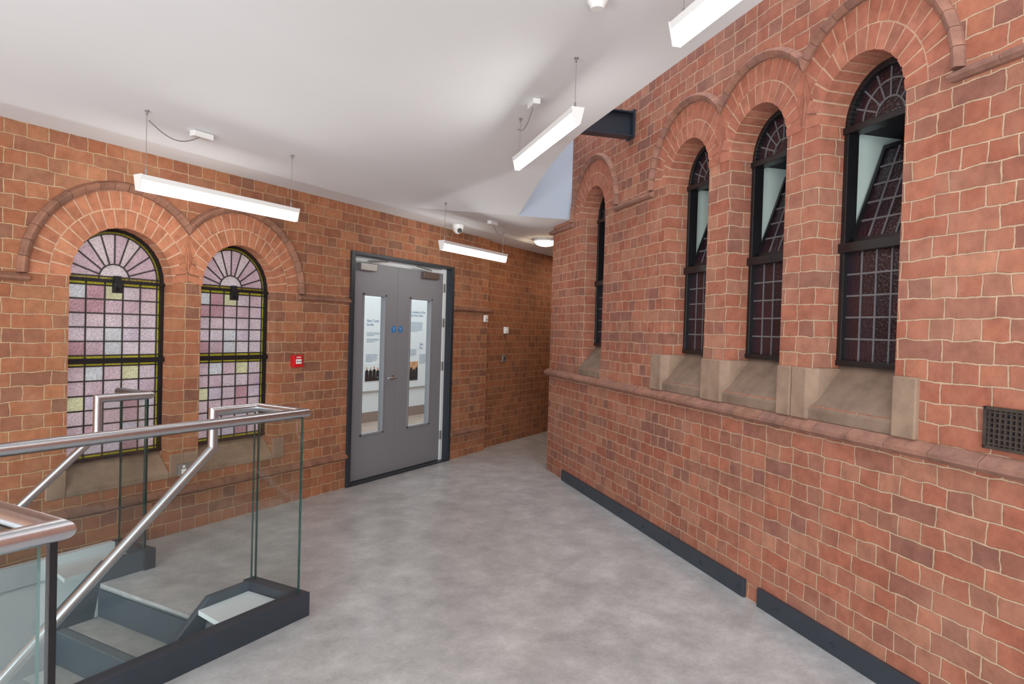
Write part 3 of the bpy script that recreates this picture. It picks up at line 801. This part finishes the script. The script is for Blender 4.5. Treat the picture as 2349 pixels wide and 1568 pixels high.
# ------------------------------------------------------------------ pendants
def pendant(xa, xb, y, z, M, lab):
    root = empty('pendant_light', ((xa + xb) / 2, y, z), M, label=lab, category='pendant light', group='linear pendant lights')
    def hw(q_):
        return 0.018 + 0.019 * (q_ + 0.045) / 0.09
    m = MB(); m.yz([(y - hw(.045), z + .045), (y + hw(.045), z + .045), (y + hw(.015), z + .015), (y - hw(.015), z + .015)], xa + 0.006, xb - 0.006)
    m.obj('housing', [M_WPLAS], M, root, bevel=0.002)
    m = MB(); m.yz([(y - hw(.015) + .002, z + .015), (y + hw(.015) - .002, z + .015), (y + hw(-.045) - .001, z - .045), (y - hw(-.045) + .001, z - .045)], xa + 0.006, xb - 0.006)
    m.obj('diffuser', [M_EMIT], M, root, label='glowing white diffuser')
    for e in (xa, xb - 0.006):
        m = MB(); m.yz([(y - hw(.045) - .002, z + .047), (y + hw(.045) + .002, z + .047), (y + hw(-.045), z - .047), (y - hw(-.045), z - .047)], e, e + 0.006)
        m.obj('end_cap', [M_WPLAS], M, root)
    for e in (xa + 0.05, xb - 0.05):
        p = M @ Vector((e, y, 0)); zt = ceil_z(p[0], p[1])
        m = MB(); m.cyl((e, y, z + .045), (0, 0, 1), 0.0018, zt - z - .045, 8)
        m.cyl((e, y, z + .045), (0, 0, 1), 0.006, 0.04, 12); m.cyl((e, y, zt - 0.025), (0, 0, 1), 0.006, 0.025, 12); m.cyl((e, y, zt - 0.006), (0, 0, 1), 0.012, 0.006, 12)
        m.obj('cable', [M_GREY], M, root)
pendant(2.384, 3.584, 3.84, 2.335, ML, 'white linear pendant light hanging near the stained glass windows')
pendant(5.36, 6.58, 3.80, 2.335, ML, 'white linear pendant light hanging near the double doors')
pendant(-4.77, -3.57, 1.35, 2.745, MR, 'white linear pendant light hanging from high ceiling near steel beam')
pendant(-2.484, -1.284, 1.35, 2.745, MR, 'white linear pendant light hanging near the tall brick arches')

def jbox(s, t, ang, target, lab):
    z = ceil_z(s, t)
    M = Matrix.Translation((s, t, z)) @ Matrix.Rotation(ang, 4, 'Z')
    m = MB(); m.box(-0.07, 0.07, -0.025, 0.025, -0.038, -0.001)
    o = m.obj('junction_box', [M_WPLAS], M, bevel=0.004, label=lab, category='junction box')
    a = Vector((s, t, z - 0.025)); b = Vector(target); pts = []
    for i in range(13):
        k = i / 12; p = a.lerp(b, k); p.z -= 0.07 * sin(pi * k); pts.append(p)
    m = MB(); m.tube(pts, 0.003, 8); m.obj('flex', [M_GREY], ML, o, smooth=True)
jbox(2.84, 3.90, 0, (2.434, 3.82, 2.70), 'white plastic ceiling box with drooping flex')
pf = MR @ Vector((-4.72, 1.33, 2.98))
jbox(4.05, 2.15, radians(45), pf, 'white plastic ceiling box with drooping flex')
jbox(6.28, 3.79, 0, (6.53, 3.78, 2.62), 'white plastic ceiling box with drooping flex')

# ------------------------------------------------------------------ fixtures
m = MB(); m.cyl((7.75, 3.89, 2.70), (0, 0, -1), 0.15, 0.03, 32)
o = m.obj('ceiling_light', [M_WPLAS], ML, smooth=True, label='round ceiling light glowing warm in the passage', category='ceiling light')
m = MB(); m.dome((7.75, 3.89, 2.669), 0.135, 0.06, 32); m.obj('diffuser', [M_EMITW], ML, o, smooth=True)
m = MB(); m.cyl((6.26, 4.22, 2.68), (0, 0, -1), 0.065, 0.045, 28, r2=0.06)
o = m.obj('security_camera', [M_WPLAS], ML, smooth=True, label='white dome security camera on the ceiling', category='security camera')
m = MB(); m.dome((6.26, 4.22, 2.634), 0.055, 0.055, 28); m.obj('camera_dome', [M_WPLAS], ML, o, smooth=True)
m = MB(); m.cyl((6.235, 4.182, 2.612), (-0.72, -0.6, -0.25), 0.026, 0.022, 20); m.obj('lens', [M_BLACK], ML, o)
zc = ceil_z(2.916, 1.21)
m = MB(); m.cyl((2.93, 1.24, zc), (0, 0, -1), 0.05, 0.02, 28); m.cyl((2.93, 1.24, zc - 0.02), (0, 0, -1), 0.046, 0.03, 28, r2=0.03)
m.obj('smoke_detector', [M_WPLAS], ML, smooth=True, label='white smoke detector on the ceiling', category='smoke detector')
m = MB(); m.box(4.175, 4.275, YL - 0.045, YL, 1.17, 1.275)
o = m.obj('fire_call_point', [M_RED], ML, bevel=0.005, label='red manual fire alarm call point on brick', category='fire alarm')
m = MB(); m.box(4.195, 4.255, YL - 0.048, YL - 0.044, 1.20, 1.24); m.obj('break_glass', [M_WPLAS], ML, o)
m = MB()
m.cyl((4.225, YL - 0.048, 1.22), (0, -1, 0), 0.005, 0.001, 12)
for s_ in (-1, 1):
    m.xz([(4.225 + s_ * 0.022, 1.228), (4.225 + s_ * 0.022, 1.212), (4.225 + s_ * 0.010, 1.22)], YL - 0.0492, YL - 0.048)
m.box(4.20, 4.25, YL - 0.0462, YL - 0.045, 1.252, 1.260, 1)
m.obj('pictogram', [M_BLACK, M_TEXTW], ML, o)
m = MB(); m.box(3.12, 3.265, YL - 0.045, YL - 0.008, 0.42, 0.505)
o = m.obj('wall_socket', [M_GREY], ML, bevel=0.004, label='grey double wall socket on the stone between windows', category='socket')
for dx in (0.035, 0.11):
    m = MB(); m.box(3.12 + dx - 0.018, 3.12 + dx + 0.018, YL - 0.047, YL - 0.0445, 0.435, 0.47)
    m.obj('socket_face', [M_WPLAS], ML, o)
    m = MB(); m.box(3.12 + dx - 0.009, 3.12 + dx + 0.009, YL - 0.050, YL - 0.0445, 0.478, 0.495)
    m.obj('rocker_switch', [M_WPLAS], ML, o)
m = MB(); m.box(7.98, 8.07, 4.565, 4.599, 1.49, 1.58)
o = m.obj('thermostat', [M_WPLAS], ML, bevel=0.006, label='white square control on brown brick', category='thermostat')
m = MB(); m.cyl((8.025, 4.565, 1.535), (0, -1, 0), 0.02, 0.008, 20); m.obj('dial', [M_WPLAS], ML, o)
m = MB(); m.box(7.96, 8.05, 4.585, 4.599, 1.11, 1.20)
o = m.obj('light_switch', [M_GREY], ML, bevel=0.003, label='grey metal light switch on brown brick', category='light switch')
m = MB(); m.box(7.995, 8.015, 4.579, 4.586, 1.14, 1.17); m.obj('rocker', [M_BLACK], ML, o)
m = MB(); m.box(7.29, 7.37, YL - 0.03, YL - 0.001, 1.63, 1.72)
o = m.obj('entry_sensor', [M_WPLAS], ML, bevel=0.01, label='small white wall unit near brick corner', category='wall sensor')
m = MB(); m.cyl((7.33, YL - 0.03, 1.66), (0, -1, 0), 0.013, 0.004, 16); m.obj('button', [M_GREY], ML, o)
m = MB(); gx0, gx1, gz0, gz1 = -2.025, -1.79, 1.15, 1.31
m.box(gx0, gx1, YR - 0.004, YR - 0.001, gz0, gz1, 1)
for (a, b, c, d) in ((gx0, gx1, gz0, gz0 + .012), (gx0, gx1, gz1 - .012, gz1), (gx0, gx0 + .012, gz0, gz1), (gx1 - .012, gx1, gz0, gz1)):
    m.box(a, b, YR - 0.018, YR - 0.001, c, d)
for i in range(1, 11):
    x = gx0 + (gx1 - gx0) * i / 11; m.box(x - .0035, x + .0035, YR - 0.014, YR - 0.002, gz0, gz1)
for i in range(1, 8):
    z = gz0 + (gz1 - gz0) * i / 8; m.box(gx0, gx1, YR - 0.012, YR - 0.002, z - .0035, z + .0035)
m.obj('vent_grille', [simple('cast_iron', lin(62, 52, 46), 0.6, noise=0.3, nscale=30), M_NAVY], MR, label='black cast iron lattice air vent in the brick wall', category='vent')
m = MB(); bx = -5.278
m.box(bx - 0.055, bx + 0.055, 1.3, 2.46, 3.18, 3.192); m.box(bx - 0.055, bx + 0.055, 1.3, 2.46, 3.375, 3.387); m.box(bx - 0.005, bx + 0.005, 1.3, 2.46, 3.19, 3.377)
m.box(bx - 0.07, bx + 0.07, 2.46, 2.479, 3.17, 3.40)
m.obj('steel_beam', [simple('beam_paint', lin(38, 46, 58), 0.4, noise=0.05)], MR, label='dark blue painted steel beam bearing on brick wall', category='beam')

# ------------------------------------------------------------------ lights, world, camera
def area(name, loc, direction, sx, sy, power, col=(1, 1, 1)):
    l = bpy.data.lights.new(name, 'AREA'); l.shape = 'RECTANGLE'; l.size = sx; l.size_y = sy; l.energy = power; l.color = col
    o = bpy.data.objects.new(name, l); COL.objects.link(o); o.location = loc
    o.rotation_euler = Vector(direction).to_track_quat('-Z', 'Y').to_euler()
    return o
area('fill_behind', (-6.5, -4.0, 2.6), (0.87, 0.47, -0.06), 5, 2.5, 500, (0.97, 0.99, 1.0))  # added softbox behind the camera, general fill for the hall
area('bounce_fill', (-1.2, -0.8, 0.9), (0.55, 0.35, 1.0), 1.6, 1.6, 112, (0.97, 0.99, 1.0))  # added hidden lamp aimed upward to fill the ceiling
sk = area('skylight', WN(2.4, 2.2, 4.4), (0, 0, -1), 9.0, 0.45, 60, (0.86, 0.93, 1.0)); sk.rotation_euler = (0, 0, radians(45))
area('stairwell_fill', (-1.6, 2.4, 0.9), (0.8, 0.3, -0.75), 1.5, 1.0, 100)  # unseen lamp added so the stairs are not dark
area('exhibition_fill', (8.0, 6.0, 3.15), (0, 0, -1), 7.0, 1.8, 120)  # unseen lamp added to brighten the room behind the doors
area('passage_fill', (9.6, 3.95, 2.66), (0, 0, -1), 1.2, 0.3, 9, (1.0, 0.86, 0.68))  # extra unseen warm lamp added to lift the passage
w = bpy.data.worlds.new('World'); scene.world = w; w.use_nodes = True
bg = w.node_tree.nodes['Background']; bg.inputs[0].default_value = (0.90, 0.95, 1.0, 1); bg.inputs[1].default_value = 1.1

cam = bpy.data.cameras.new('Camera'); cam.lens = 24; cam.sensor_width = 36; cam.clip_start = 0.05
co = bpy.data.objects.new('Camera', cam); COL.objects.link(co)
az, p, r = radians(29.2), radians(1.06), radians(1.7)
fwd = Vector((cos(az) * cos(p), sin(az) * cos(p), -sin(p)))
right = Vector((sin(az), -cos(az), 0)); up = right.cross(fwd)
rc = right * cos(r) + up * sin(r); uc = up * cos(r) - right * sin(r)
co.matrix_world = Matrix(((rc[0], uc[0], -fwd[0], 0), (rc[1], uc[1], -fwd[1], 0), (rc[2], uc[2], -fwd[2], 1.55), (0, 0, 0, 1)))
scene.camera = co
scene.view_settings.view_transform = 'Standard'
scene.view_settings.exposure = 0.0
